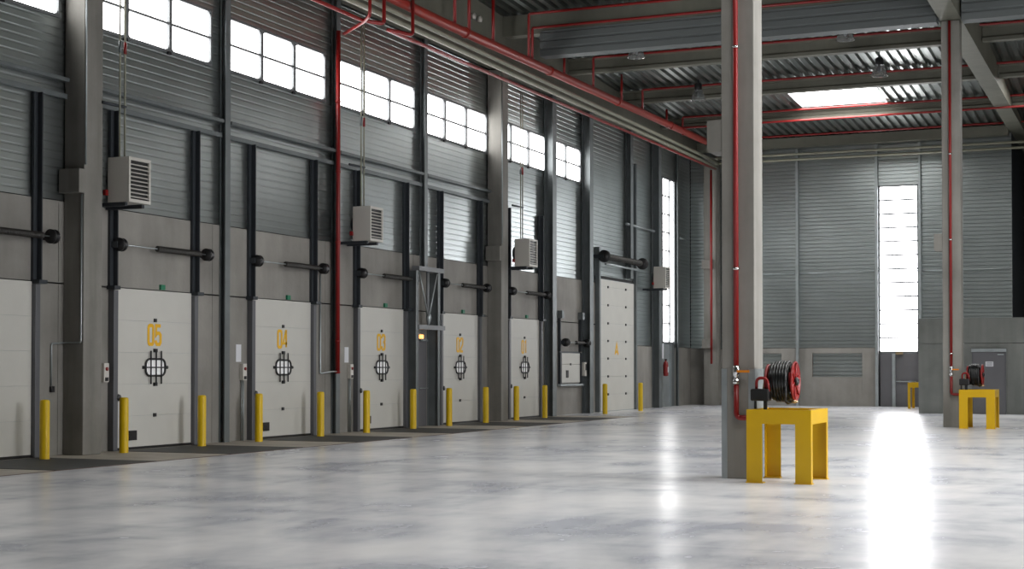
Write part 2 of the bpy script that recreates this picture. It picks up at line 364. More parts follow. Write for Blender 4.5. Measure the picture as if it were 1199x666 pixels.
for k, c in DC.items():
    num = '0'+k
    label = 'white sectional dock door marked '+num if k != '6' else 'white sectional dock door with no number showing, cut by the frame edge'
    d = empty('door_%s' % k, (WX, c, 0), label=label, cat='door', kind='structure')
    a, b = c-1.25, c+1.25
    for i in range(5):
        z0 = .03+i*.62; MB().box(WX+.01, PX, a, b, z0+.0015, z0+.6185).build('panel_section', M['panel'], d, .004)
    MB().box(WX+.008, PX-.006, a, b, 0, 3.13).build('seal', M['steel_lt'], d)
    MB().box(WX+.008, PX+.01, a, b, 0, .05).build('bottom_seal', M['black'], d)
    MB().box(WX+.002, WX+.14, a-.14, a-.005, 0, 3.08).build('jamb', M['jamb'], d, .01)
    MB().box(WX+.002, WX+.14, b+.005, b+.13, 0, 3.08).build('jamb', M['jamb'], d, .01)
    for yy in (a-.1, b+.09): MB().box(WX+.002, WX+.06, yy-.06, yy+.06, 3.09, 6.52).box(WX+.06, WX+.16, yy+.035, yy+.06, 3.09, 6.52).build('lift_guide', M['steel_dk'], d)
    MB().box(WX+.01, WX+.2, a-.2, a-.02, 3.09, 3.16).box(WX+.01, WX+.2, b+.02, b+.24, 3.09, 3.16).build('roller_bracket', M['steel_dk'], d)
    spring_shaft(d, a-.09, b+.3, 3.95)
    # porthole with guard
    zc = 1.6
    MB().prism([(c+p, zc+q) for p, q in rrect(.31, .155, .11)], 'x', PX-.002, PX+.006).build('porthole', M['port'], d)
    g = MB(); rp = rrect(.315, .165, .12)
    g.tube([(PX+.03, c+p, zc+q) for p, q in rp+[rp[0]]], .021, 8)
    for yy in (-.17, 0, .17): g.tube([(PX+.045, c+yy, zc-.33), (PX+.045, c+yy, zc+.33)], .016, 8)
    g.tube([(PX+.045, c-.39, zc), (PX+.045, c+.39, zc)], .014, 8)
    g.box(PX, PX+.05, c-.04, c+.04, zc+.3, zc+.37).box(PX, PX+.05, c-.04, c+.04, zc-.37, zc-.3).box(PX, PX+.045, c-.4, c-.36, zc-.03, zc+.03).box(PX, PX+.045, c+.36, c+.4, zc-.03, zc+.03)
    g.build('guard_grille', M['black'], d)
    MB().box(PX, PX+.03, c-.03, c+.04, 2.5, 2.57).build('hinge', M['black'], d); MB().box(PX, PX+.03, c-.04, c+.04, .62, .69).build('hinge', M['black'], d)
    MB().box(PX, PX+.03, a+.42, a+.66, .18, .37).build('lock_plate', M['black'], d)
    MB().lathe((PX, a+.02, 1.02), [(0, .1), (.06, .1), (.075, .05), (.05, 0)], 'x', 12).build('cable_reel', M['black'], d)
    MB().box(WX+.0, WX+.05, c+.22, c+.36, 3.16, 3.26).build('green_tag', M['green'], d)['label'] = 'small green tag'
    if k != '6':
        mb = MB()
        for j, ch in enumerate(num):
            for pl, cls in GL[ch]: strokes(mb, pl, .07 if ch != '4' else .06, c-.2+j*.24, 2.06, .155, .37, PX+.002, cls)
        mb.build('number', M['num'], d)['label'] = 'yellow stencilled number '+num
# paper note, control box with rotary switch, and conduit at the left of doors
for k, dc, t in (('5', 25.02, 'door 05'), ('4', 29.83, 'door 04'), ('3', 34.62, 'door 03')):
    y = dc-1.25-.36 if k != '5' else dc-1.25-.3
    r = empty('control_box', (WX, y, 1.3), label='small white and grey control box with red switch, left of '+t, cat='control box', group='door control boxes')
    MB().box(WX, WX+.1, y-.075, y+.075, 1.32, 1.68).build('case', M['white'], r, .008)
    MB().lathe((WX+.1, y, 1.57), [(.035, 0), (.035, .02), (0, .02)], 'x', 12).build('switch', M['red'], r)
    MB().box(WX+.1, WX+.112, y-.04, y+.04, 1.34, 1.41).build('button', M['black'], r)
    if k != '5':
        MB().tube([(WX+.03, y-.03, 0), (WX+.03, y-.03, 1.32)], .014, 8).tube([(WX+.03, y+.04, 0), (WX+.03, y+.04, 1.32)], .014, 8).build('cable_duct', M['steel_lt'], r)
        o = MB().box(WX, WX+.01, y-.22, y-.02, 1.72, 2.1).build('notice', M['paper']); tag(origin(o, (WX, y-.12, 1.72)), 'white paper notice taped up left of '+t, 'notice', 'paper notices on the wall')
# dock leveller plates
for k, c in DC.items():
    o = MB().box(WX+.2, -15.72, c-1.28, c+1.28, -.003, .006).build('dock_leveller', M['plate'])
    tag(origin(o, (-17, c, 0)), 'dark floor plate in front of '+('door 0'+k if k != '6' else 'the unnumbered door at the frame edge'), 'dock plate', 'dark dock plates in the floor')
# bollards
bl = [(21.12, 'left of the door 05 column'), (23.32, 'at the left edge of door 05'), (25.84, 'at the right of door 05'), (27.96, 'at the left of door 04'), (30.58, 'at the right of door 04'),
      (32.8, 'at the left of door 03'), (35.33, 'between door 03 and the braced frame'), (37.51, 'at the left of door 02'), (39.97, 'at the right of door 02, before the column'),
      (42.24, 'at the left of door 01'), (44.55, 'at the right of door 01'), (49.25, 'at the left of tall door A'), (53.15, 'at the right of tall door A')]
b0 = None
for y, t in bl:
    x = -17.82 if y < 46 else -17.47
    if b0 is None:
        b0 = MB().lathe((x, y, 0), [(.087, 0), (.085, .01), (.085, .98), (.08, 1.02), (.06, 1.035), (0, 1.04)], 'z', 20).build('safety_bollard', M['bollard']); origin(b0, (x, y, 0)); b = b0
    else:
        b = b0.copy(); COL.objects.link(b); b.location = (x, y, 0)
    tag(b, 'yellow steel bollard '+t, 'bollard', 'yellow bollards along the dock wall')
# horizontal rails on the cladding
posts = [22.51, 27.0, 31.75, 36.45, 40.87]
rl = [(-5, 22.3, 'left of the column by door 05'), (22.9, 27.3, 'over door 05'), (27.6, 32.1, 'over door 04'), (32.35, 36.9, 'over door 03'), (37.15, 41.43, 'over door 02')]
for a, b, t in rl:
    for z, s, q in ((6.86, .035, 'upper'), (6.56, .045, 'lower')):
        o = MB().box(WX, WX+.1+(.05 if q == 'upper' else 0), a, b, z-s, z+s).build('wall_rail', M['steel'])
        tag(origin(o, (WX, a, z)), q+' horizontal metal rail on the cladding '+t, 'rail', 'rails on the dock wall cladding')
for a, b, t in ((54.1, 57.5, 'left of'), (61.0, 62.25, 'right of')):
    o = MB().tube([(WX+.12, a, 7.0), (WX+.12, b, 7.0)], .05, 10).build('wall_rail', M['steel_lt'])
    tag(origin(o, (WX, a, 7)), 'pale tubular rail across the cladding '+t+' the tall corner window', 'rail', 'rails on the dock wall cladding')
# braced frame and personnel door between doors 03 and 02
f = empty('braced_frame', (-18.25, 36.9, 0), label='grey steel portal frame with V brace between doors 03 and 02', cat='frame')
for yy in (36.12, 37.45):
    MB().box(-18.43, -18.1, yy-.006, yy+.006, 0, 4.18).box(-18.115, -18.1, yy-.07, yy+.07, 0, 4.18).box(-18.43, -18.415, yy-.07, yy+.07, 0, 4.18).build('upright', M['steel'], f)
MB().box(-18.3, -18.08, 36.2, 37.75, 4.19, 4.31).build('crossbeam', M['steel_mid'], f); MB().box(-18.3, -18.08, 36.2, 37.8, 2.62, 2.74).build('crossbeam', M['steel_mid'], f)
for yy in (36.28, 37.36): MB().tube([(-18.12, yy, 4.15), (-18.12, 36.84, 2.9)], .02, 8).build('brace', M['steel_lt'], f)
MB().lathe((-18.12, 36.84, 2.745), [(.0, 0), (.04, .03), (.08, .2), (.06, .3), (0, .31)], 'z', 10).build('brace_joint', M['steel_lt'], f)
MB().tube([(-18.15, 36.84, 3.0), (-18.15, 36.84, 4.19)], .045, 8).build('hanger', M['steel_mid'], f)
d = empty('door_7', (WX, 36.4, 0), label='grey personnel door inside the braced frame between doors 03 and 02', cat='door', kind='structure')
MB().box(WX+.0, WX+.03, 36.75, 37.3, 0, 2.3).build('leaf', M['door_grey'], d); MB().tube([(WX+.08, 36.8, 1.03), (WX+.08, 37.3, 1.03)], .015, 8).build('push_bar', M['steel_lt'], d)
MB().box(WX+.0, WX+.05, 36.68, 37.36, 2.3, 2.36).build('door_frame', M['steel'], d)
l = empty('exit_light', (-18.2, 36.2, 2.28), label='small glowing amber light over the personnel door in the braced frame', cat='light')
MB().box(WX, -18.2, 36.55, 36.9, 2.32, 2.36).build('shelf', M['steel'], l); MB().box(-18.3, -18.24, 36.64, 36.78, 2.38, 2.48).build('lamp', M['amber'], l)
MB().box(-18.36, -18.3, 36.61, 36.82, 2.36, 2.52).build('housing', M['steel'], l)
# small hatch and its spring
d = empty('door_9', (WX, 48.35, 1.05), label='small square white dock hatch right of door 01', cat='door', kind='structure')
MB().box(WX+.01, PX, 47.4, 49.25, 1.08, 1.7).build('panel_section', M['panel'], d, .006); MB().box(WX+.01, PX, 47.4, 49.25, 1.71, 2.08).build('panel_section', M['panel'], d, .006)
MB().box(WX+.005, WX+.1, 47.28, 47.4, 1.0, 2.1).box(WX+.005, WX+.1, 49.25, 49.36, 1.0, 2.1).box(WX+.005, WX+.05, 47.3, 49.3, 2.08, 2.14).build('hatch_frame', M['steel_dk'], d)
MB().box(WX+.0, WX+.14, 47.2, 49.45, .97, 1.04).build('sill', M['steel_lt'], d)
for yy in (47.3, 49.28): MB().box(WX+.0, WX+.1, yy-.03, yy+.03, 2.14, 3.4).build('lift_guide', M['steel_dk'], d); MB().box(WX, WX+.18, yy-.08, yy+.1, 3.25, 3.5).build('pulley', M['steel'], d)
spring_shaft(d, 47.45, 49.5, 2.44, (.5, .95), WX+.2, .14)
MB().box(PX, PX+.02, 47.9, 48.1, 1.25, 1.5).build('lock_plate', M['black'], d); MB().box(PX, PX+.02, 48.28, 48.38, 1.67, 1.74).build('hinge', M['black'], d)
r = empty('control_box', (WX, 49.9, 1.3), label='grey control box with black switch, right of the small hatch', cat='control box', group='door control boxes')
MB().box(WX, WX+.2, 49.33, 49.54, 1.3, 1.78).build('case', M['white'], r, .01); MB().box(WX+.2, WX+.22, 49.4, 49.48, 1.5, 1.72).build('switch', M['black'], r)
# tall door A
d = empty('door_10', (WX, 53.15, 0), label='tall white sectional door marked A', cat='door', kind='structure')
JZ = [.02, .62, 1.27, 1.92, 2.56, 3.2, 3.86, 4.52, 4.78]
for z0, z1 in zip(JZ[:-1], JZ[1:]):
    MB().box(WX+.01, PX, 51.12, 55.15, z0+.002, z1-.002).build('panel_section', M['panel'], d, .006)
MB().box(WX+.008, PX-.006, 51.12, 55.15, 0, 4.79).build('seal', M['steel_lt'], d)
MB().box(WX-.1, WX+.008, 51.0, 55.3, 0, 4.9).build('backing', M['joint'], d)
MB().box(WX+.002, WX+.16, 50.95, 51.1, 0, 5.9).build('jamb', M['steel'], d); MB().box(WX+.002, WX+.14, 55.17, 55.3, 0, 9.4).build('jamb', M['steel'], d)
for z in JZ[1:-1]:
    for yy in (52.15, 54.15): MB().box(PX, PX+.03, yy-.05, yy+.05, z-.04, z+.04).build('hinge', M['black'], d)
MB().box(PX, PX+.02, 51.65, 51.85, .2, .5).build('lock_plate', M['black'], d)
mb = MB()
for pl, cls in GL['A']: strokes(mb, pl, .1, 52.95, 2.07, .34, .4, PX+.002, cls)
mb.build('letter', M['num'], d)['label'] = 'yellow letter A'
spring_shaft(d, 50.75, 55.1, 5.55, (.06, .98), WX+.4, .22, 1.9)
MB().tube([(WX+.45, 50.8, 5.27), (WX+.45, 54.6, 5.27)], .04, 8).build('shaft_rail', M['steel_lt'], d)
# fire extinguisher, right of door A
r = empty('fire_extinguisher', (-17.95, 57.75, 1.2), label='red fire extinguisher on the post right of tall door A', cat='extinguisher')
MB().lathe((-17.93, 57.75, 1.25), [(0, 0), (.09, .01), (.1, .04), (.1, .46), (.08, .55), (.03, .6), (.03, .64), (0, .64)], 'z', 18).build('cylinder', M['red'], r)
MB().box(-17.98, -17.88, 57.72, 57.78, 1.88, 1.93).build('handle', M['black'], r); MB().box(-17.835, -17.826, 57.7, 57.8, 1.4, 1.62).build('rating_label', M['paper'], r)
MB().box(-18.03, -17.97, 57.7, 57.8, 1.35, 1.7).build('bracket', M['steel_dk'], r)
o = MB().box(-18.03, -18.0, 57.57, 57.7, 1.95, 2.55).build('sign_strip', M['paper']); tag(origin(o, (-18, 57.6, 1.95)), 'narrow white strip on the post above the fire extinguisher', 'sign')
# ------------------------------------------------------------------ unit heaters
def heater(y, t, first=None):
    if first is not None:
        h = copy_tree(first, (0, y-first.location.y, 0)); h['label'] = 'white louvred unit heater '+t; return h
    h = empty('unit_heater', (-17.740, y, 4.67), label='white louvred unit heater '+t, cat='heater', group='unit heaters on the dock wall')
    MB().box(-17.970, -17.520, y-.33, y+.33, 4.67, 5.51).build('case', M['white'], h, .012)
    fr = MB(); x0, x1 = -17.520, -17.480
    fr.box(x0, x1, y-.33, y-.28, 4.67, 5.51).box(x0, x1, y+.28, y+.33, 4.67, 5.51).box(x0, x1, y-.28, y+.28, 4.67, 4.73).box(x0, x1, y-.28, y+.28, 5.45, 5.51)
    fr.build('front_frame', M['white'], h)
    MB().box(-17.521, -17.516, y-.28, y+.28, 4.73, 5.45).build('outlet', M['black'], h)
    for i in range(9):
        z = 4.76+i*.075
        MB().add([(-17.515, y-.28, z+.022), (-17.482, y-.28, z), (-17.482, y+.28, z), (-17.515, y+.28, z+.022), (-17.515, y-.28, z+.032), (-17.482, y-.28, z+.01), (-17.482, y+.28, z+.01), (-17.515, y+.28, z+.032)],
                 [(0,1,2,3), (4,5,6,7), (0,1,5,4), (1,2,6,5), (2,3,7,6), (3,0,4,7)]).build('louvre', M['white'], h)
    MB().box(WX+.02, -17.590, y-.3, y-.22, 4.60, 4.67).build('support_arm', M['steel_dk'], h); MB().box(WX+.02, -17.590, y+.2, y+.28, 4.60, 4.67).build('support_arm', M['steel_dk'], h)
    MB().lathe((-18.010, y-.02, 5.09), [(.0, -.1), (.2, -.08), (.22, .05), (0, .05)], 'x', 18).build('fan_housing', M['steel_dk'], h)
    MB().box(-18.010, -17.950, y-.41, y-.33, 4.80, 4.9).build('isolator', M['red'], h)
    return h
h0 = heater(23.32, 'beside the column left of door 05')
heater(32.68, 'beside the red riser, above door 03', h0); heater(42.78, 'above door 01', h0); hA = heater(56.62, 'beside tall door A, against the tall window', h0)
for y, zt, t in ((23.32, 10.0, 'above door 05'), (32.68, 10.0, 'above door 03'), (42.78, 10.0, 'above door 01')):
    r = empty('heating_pipes', (-17.85, y, 5.51), label='pair of thin pale pipes feeding the heater '+t, cat='pipes', group='heater feed pipes')
    MB().tube([(-17.85, y-.13, 5.51), (-17.85, y-.13, zt)], .018, 8).build('pipe', M['cream'], r); MB().tube([(-17.85, y+.02, 5.51), (-17.85, y+.02, zt)], .018, 8).build('pipe', M['cream'], r)
    MB().tube([(-17.85, y-.13, 7.5), (-17.85, y-.13, 7.72)], .03, 8).build('valve', M['steel'], r); MB().tube([(-17.85, y+.02, 7.5), (-17.85, y+.02, 7.72)], .03, 8).build('valve', M['red'], r)
    MB().tube([(-17.97, y-.5, 6.52), (-17.85, y+.05, 6.5)], .03, 8).build('pipe_bracket', M['steel_dk'], r)
# ------------------------------------------------------------------ pipes along the wall
def pipe(name, pts, r, mat, label, group=None, br=.1, rings=None, n=12):
    t = empty(name, pts[0], label=label, cat='pipe', group=group)
    MB().bend(pts, r, br, n).build('run', M[mat], t)
    if rings:
        for p, q in rings: MB().tube([p, q], r*1.18, 12).build('coupling', M[mat], t)
    return t
XP = -16.9
pipe('sprinkler_main', [(XP, -18, 10.5), (XP, 35, 10.5), (XP, 62.2, 10.86)], .125, 'red2', 'thick red sprinkler main running along the dock wall under the roof', rings=[((XP, y, 10.5+(y-35)*.01324), (XP, y+.12, 10.5+(y-35)*.01324)) for y in (36.5, 42.6, 48.9, 55)], n=18)
pipe('heating_main', [(-17.0, -18, 10.25), (-17.0, 62.3, 10.25)], .06, 'cream', 'cream heating pipe just below the red main, upper of the pair', 'cream pipes under the red main')
pipe('heating_main', [(-17.05, -18, 10.06), (-17.05, 62.3, 10.06)], .06, 'cream', 'cream heating pipe just below the red main, lower of the pair', 'cream pipes under the red main')
pipe('sprinkler_pipe', [(-16.72, 33.1, 10.6), (-16.72, 33.1, 9.74), (-17.1, 32.45, 9.78), (-17.1, 62.2, 9.98)], .045, 'red', 'thin red pipe below the cream pipes, reaching the far corner')
pipe('sprinkler_pipe', [(-16.72, 31.6, 10.55), (-16.72, 31.6, 9.7), (-17.1, 31.2, 9.74), (-17.1, -18, 9.74)], .045, 'red', 'thin red pipe rising towards the upper left above door 04')
pipe('sprinkler_pipe', [(-16.72, 30.9, 10.55), (-16.72, 30.9, 9.75), (-17.1, 31.3, 9.72), (-18.1, 32.15, 9.7)], .04, 'red', 'short bent red pipe linking the riser to the main')
pipe('riser_pipe', [(-18.19, 32.02, 9.75), (-18.19, 32.02, 1.45)], .055, 'red', 'tall red riser pipe on the post between doors 04 and 03', rings=[((-18.19, 32.02, z), (-18.19, 32.02, z+.06)) for z in (1.45, 2.2, 4.6, 6.3, 8.0)])
o = MB().bend([(-18.19, 32.0, 1.5), (-18.19, 31.75, 1.5), (-18.4, 31.55, 1.45), (-18.4, 31.55, 3.9)], .02, .05, 8).build('riser_branch', M['steel_lt']); tag(origin(o, (-18.19, 32.0, 1.5)), 'small pale pipe bending up off the foot of the red riser', 'pipe')
pipe('corner_riser', [(-17.3, 62.2, 9.95), (-17.3, 62.2, 1.75)], .05, 'red', 'thin red riser pipe on the column in the far corner')
for y, zt in ((35.9, 12.2), (36.8, 12.2), (38.4, 12.1)):
    pipe('sprinkler_drop', [(XP, y, 10.62), (XP, y, zt)], .045, 'red', 'vertical red drop pipe above the main, '+{35.9: 'furthest left of three over door 03', 36.8: 'middle of three over door 03', 38.4: 'above door 02'}[y], 'red drop pipes at the roof edge')
# branch lines across the roof: each rises from the main and runs under the deck
for y, z, x1, t in ((41.2, 11.98, 8.9, 'above the deep clad beam'), (42.45, 11.62, -5.6, 'along the top of the clad curtain'), (46.75, 11.74, 8.9, 'just below the clad curtain'),
                 (51.9, 11.55, 8.9, 'before the third roof beam'), (56.9, 11.32, 8.9, 'past the rooflight'), (61.7, 11.1, 8.9, 'nearest the far wall')):
    if y in (42.45,): yy = 41.3
    pipe('sprinkler_branch', [(XP, y-.2 if y != 42.45 else 41.28, 10.62), (XP, y-.2 if y != 42.45 else 41.28, z), (x1, y-.2 if y != 42.45 else 41.28, z)], .04, 'red', 'thin red sprinkler branch under the roof '+t, 'red sprinkler branches', .06)
pipe('sprinkler_branch', [(XP, 56.4, 10.8), (XP, 56.4, 10.86), (8.9, 56.4, 10.86)], .04, 'red', 'thin red sprinkler branch crossing below the long girder', 'red sprinkler branches', .06)
for y, zt in ((43.9, 11.3), (49.4, 11.7), (54.6, 11.3)):
    pipe('sprinkler_drop', [(XP, y, 10.62), (XP, y, zt)], .04, 'red', 'vertical red drop pipe above the main '+{43.9: 'just past the clad curtain', 49.4: 'past the second roof beam', 54.6: 'past the third roof beam'}[y], 'red drop pipes at the roof edge')
for z, q in ((10.42, 'upper'), (10.2, 'lower')):
    pipe('heating_main', [(-17.1, 62.2, z), (6, 62.2, z)], .05, 'cream', q+' cream pipe crossing the top of the far wall', 'cream pipes on the far wall')
# ------------------------------------------------------------------ roof
SK = [(x, x+3.15, y, y+3.7) for x in (-12.25, -3.4, 3.5) for y in (53.1, 33.1, 23.1, 13.1) if x > -12 or y > 50]  # first one is visible; the others are unseen, added to light the floor
def deck_patch(mb, x0, x1, y0, y1):
    p = .33; xs = []; k0 = math.floor((x0+20)/p); x = -20+k0*p
    while x < x1:
        for dx, dz in ((0, 0), (.15, 0), (.19, .1), (.29, .1)): xs.append((x+dx, dz))
        x += p
    pr = [(a, b) for a, b in xs if x0 <= a <= x1]
    pr = [(x0, pr[0][1])]+pr+[(x1, pr[-1][1])]
    ys = sorted({y0, y1}|({31.} if y0 < 31 < y1 else set())); n = len(pr)
    vs = [(a, y, deckz(y)+b) for y in ys for a, b in pr]
    mb.add(vs, [(k*n+i, k*n+i+1, (k+1)*n+i+1, (k+1)*n+i) for k in range(len(ys)-1) for i in range(n-1)])
dk = MB(); ye = -18
for yb in (13.1, 23.1, 33.1, 53.1):
    deck_patch(dk, -18.5, 9.2, ye, yb)
    xa = -18.5
    for xs_ in ((-12.25, -3.4, 3.5) if yb > 50 else (-3.4, 3.5)): deck_patch(dk, xa, xs_, yb, yb+3.7); xa = xs_+3.15
    deck_patch(dk, xa, 9.2, yb, yb+3.7); ye = yb+3.7
deck_patch(dk, -18.5, 9.2, ye, FY+.2); deck_patch(dk, -5.3, 9.2, FY+.2, 76.4)
ce = empty('ceiling', (0, 22, 12), label='ribbed galvanised metal roof deck', cat='ceiling', kind='structure')
dk.build('roof_deck', M['deck'], ce)
MB().add([(-18.9, -18.3, 13.3), (9.4, -18.3, 13.3), (9.4, 77, 13.3), (-18.9, 77, 13.3)], [(0, 1, 2, 3)]).build('roof_skin', M['joint'], ce)
for k, (x0, x1, y0, y1) in enumerate(SK):
    nm = 'window_%d' % (k+20)
    w = empty(nm, (x0, y0, deckz(y0)), label='bright rectangular rooflight in the metal roof' if k == 0 else 'unseen rooflight added to light the hall, number '+str(k), cat='rooflight', kind='structure')
    zz = lambda y: deckz(y)+.16
    MB().add([(x0, y0, zz(y0)), (x1, y0, zz(y0)), (x1, y1, zz(y1)), (x0, y1, zz(y1))], [(0, 3, 2, 1)]).build('pane', M['sky'], w)
    cb = MB()
    for a, b, c_, d_ in ((x0-.03, x0, y0, y1), (x1, x1+.03, y0, y1), (x0, x1, y0-.03, y0), (x0, x1, y1, y1+.03)):
        cb.add([(a, c_, zz(c_)-.17), (b, c_, zz(c_)-.17), (b, d_, zz(d_)-.17), (a, d_, zz(d_)-.17), (a, c_, zz(c_)+.02), (b, c_, zz(c_)+.02), (b, d_, zz(d_)+.02), (a, d_, zz(d_)+.02)],
               [(0,3,2,1), (4,5,6,7), (0,1,5,4), (1,2,6,5), (2,3,7,6), (3,0,4,7)])
    cb.build('curb', M['steel_lt'], w)
# beams
def beam(y, zb, zt, t, w=.3):
    for x0, x1, s in ((-17.97, -5.32, 'left'), (-4.73, 9, 'right')):
        h = zt-zb
        pl = [(y-w/2, zb), (y+w/2, zb), (y+w/2, zb+.1), (y+.07, zb+.16), (y+.07, zt-.1), (y+w/2, zt-.06), (y+w/2, zt), (y-w/2, zt), (y-w/2, zt-.06), (y-.07, zt-.1), (y-.07, zb+.16), (y-w/2, zb+.1)]
        mb = MB().prism(pl, 'x', x0, x1) if w < .35 else MB().box(x0, x1, y-w/2, y+w/2, zb, zt)
        o = mb.build('roof_beam', M['conc_beam'])
        tag(origin(o, (x0, y, zb)), 'concrete roof beam '+t+', '+('on the dock side of' if s == 'left' else 'beyond')+' the long girder', 'beam', 'concrete beams across the roof', 'structure')
beam(36.6, 11.75, deckz(36.6)-.01, 'nearest, cut off by the top of the view')
beam(41.75, 11.5, deckz(42)-.01, 'above the clad curtain', .4)
beam(47.2, 11.35, deckz(47.3)-.01, 'second past the clad curtain'.replace('second', 'first'))
beam(52.3, 11.17, deckz(52.4)-.01, 'before the rooflight')
beam(57.4, 11.03, deckz(57.6)-.01, 'just past the rooflight')
beam(62.55, 10.75, deckz(62.8)-.01, 'against the far wall', .4)
cu = MB()
for x0, x1 in ((-16.75, -5.35), (-4.7, 9)):
    for (ya, yb, s) in ((41.5, 42.0, 1),):
        cc = MB(); corr(cc, ya, x0, x1, 10.83, 11.56, 'x', -1, .245, .03); corr(cc, yb, x0, x1, 10.83, 11.56, 'x', 1, .245, .03)
        cc.box(x0, x1, ya+.0, yb-.0, 10.81, 10.83)
        o = cc.build('clad_curtain', M['curtain']); tag(origin(o, (x0, ya, 10.8)), 'ribbed metal curtain hung below the deep beam '+('on the dock side' if x0 < -10 else 'beyond the long girder'), 'curtain', kind='structure')
# girders
def girder(x0, x1, y0, y1, zb, t):
    ys = sorted({y0, 31., min(63.2, y1-.1), y1}); vs = []
    for y in ys: vs += [(x0, y, zb), (x1, y, zb), (x1, y, deckz(y)-.02), (x0, y, deckz(y)-.02)]
    fs = [(0, 1, 2, 3), (12, 15, 14, 13)]
    for k in range(3):
        for i in range(4): fs.append((k*4+i, k*4+(i+1) % 4, k*4+4+(i+1) % 4, k*4+4+i))
    o = MB().add(vs, fs).build('long_girder', M['conc_beam']); tag(origin(o, (x0, y0, zb)), t, 'girder', kind='structure')
girder(-5.3, -4.75, -18, 75.9, 10.93, 'long concrete girder resting on the freestanding columns')
girder(-18.4, -17.98, -18, 62.9, 10.56, 'long concrete girder on the dock wall columns behind the red main')
# two small floodlights on girder
r = empty('twin_floodlight', (-17.95, 39.2, 11.2), label='pair of small white floodlights on the dock wall girder', cat='light')
for dy in (0, .42): MB().lathe((-17.92, 39.2+dy, 11.62), [(0, 0), (.07, 0), (.09, .1), (.0, .1)], 'x', 14).build('lamp_head', M['white'], r)
MB().box(-17.98, -17.92, 39.1, 39.75, 11.59, 11.64).box(-17.98, -17.94, 39.2, 39.23, 11.1, 11.6).build('bracket', M['steel'], r)
# pendant lamps
lamp0 = None
for x, y, t in ((-14.45, 43.6, 'past the clad curtain, near the red main'), (-8.15, 43.6, 'past the clad curtain, near the long girder'), (-8.15, 49.4, 'in front of the rooflight'), (-14.75, 51.4, 'past the second beam, near the red main')):
    z = 10.98
    if lamp0 is None:
        l = empty('pendant_lamp', (x, y, z), label='', cat='lamp', group='unlit high bay lamps')
        MB().lathe((x, y, z), [(.27, 0), (.25, .03), (.24, .1), (.15, .32), (.13, .36), (.13, .35), (.14, .31), (.23, .09), (.25, .0)], 'z', 24).build('shade', M['glass'], l)
        MB().lathe((x, y, z), [(0, .34), (.12, .34), (.13, .4), (.13, .56), (.08, .6), (0, .6)], 'z', 18).build('gear_housing', M['black'], l)
        MB().lathe((x, y, z), [(0, .1), (.05, .14), (.06, .22), (.03, .34)], 'z', 12).build('bulb', M['paper'], l)
        MB().tube([(x, y, z+.58), (x, y, deckz(y))], .02, 8).build('stem', M['steel_dk'], l); lamp0 = l
    else: l = copy_tree(lamp0, (x-lamp0.location.x, y-lamp0.location.y, 0))
    l['label'] = 'unlit high bay lamp with clear shade '+t
# ------------------------------------------------------------------ far wall
wf = empty('wall_far', (-8, FY, 0), label='far end wall of ribbed galvanised cladding on a concrete base', cat='wall', kind='structure')
mb = MB()
for a, b in ((WX, -13.85), (-13.75, -10.5)):
    ox = (-15.6, -14.5) if a < -15 else (-13.2, -11.15)
    mb.box(a, ox[0], FY, FY+.2, 0, 2.4).box(ox[1], b, FY, FY+.2, 0, 2.4).box(ox[0], ox[1], FY, FY+.2, 0, 1.2).box(ox[0], ox[1], FY, FY+.2, 2.18, 2.4)
mb.box(-8.85, -7.4, FY, FY+.2, 0, 2.4)
mb.build('base_panel', M['conc'], wf, .004)
mb = MB(); corr(mb, FY+.12, -15.6, -14.5, 1.15, 2.2, 'x', -1, .155, .045); corr(mb, FY+.12, -13.2, -11.15, 1.15, 2.2, 'x', -1, .155, .045); mb.build('inset_cladding', M['clad'], wf)
mb = MB(); corr(mb, FY+.03, WX, -10.46, 2.42, 11.3, 'x', -1, .155, .045); corr(mb, FY+.03, -8.85, -5.25, 2.42, 11.3, 'x', -1, .155, .045); corr(mb, FY+.03, -10.46, -8.85, 9.03, 11.3, 'x', -1, .155, .045)
mb.build('cladding', M['clad'], wf)
MB().box(-5.45, -5.25, FY+.2, 76, 0, 12).box(-5.25, 9.3, 76, 76.2, 0, 12).build('dark_passage_wall', M['steel_dk'], wf)  # dark material stands in for the gloom of the deeper hall
MB().box(WX-.4, -5.25, FY+.25, FY+.3, 0, 13).build('outer_skin', M['joint'], wf)
w = empty('window_9', (-9.65, FY, 2.25), label='tall bright window of many panes in the far wall', cat='window', kind='structure')
MB().box(-10.42, -8.9, FY+.06, FY+.08, 2.25, 9.0).build('pane', M['win_hi'], w)
fr = MB().box(-10.46, -10.4, FY-.02, FY+.1, 2.2, 9.03).box(-8.92, -8.86, FY-.02, FY+.1, 2.2, 9.03).box(-10.46, -8.86, FY-.02, FY+.1, 8.98, 9.04).box(-10.46, -8.86, FY-.02, FY+.1, 2.18, 2.26)
for i in range(1, 12): fr.box(-10.42, -8.9, FY+.02, FY+.07, 2.25+i*.5625-.034, 2.25+i*.5625+.034)
fr.build('frame', M['alu'], w)
d = empty('door_11', (-9.65, FY, 0), label='grey double door with push bar below the tall far window', cat='door', kind='structure')
MB().box(-10.42, -9.93, FY+.02, FY+.08, 0, 2.15).build('leaf', M['door_grey'], d); MB().box(-9.8, -8.88, FY+.02, FY+.08, 0, 2.15).build('leaf', M['door_grey'], d)
MB().box(-9.93, -9.8, FY-.06, FY+.08, 0, 2.15).build('mullion', M['steel_lt'], d); MB().tube([(-9.78, FY-.05, 1.03), (-8.98, FY-.05, 1.03)], .02, 8).build('push_bar', M['steel_lt'], d)
o = MB().box(-9.78, -9.5, FY-.1, FY-.02, 2.12, 2.22).build('emergency_light', M['brass']); tag(origin(o, (-9.6, FY, 2.12)), 'small yellowish emergency light over the far double door', 'light')
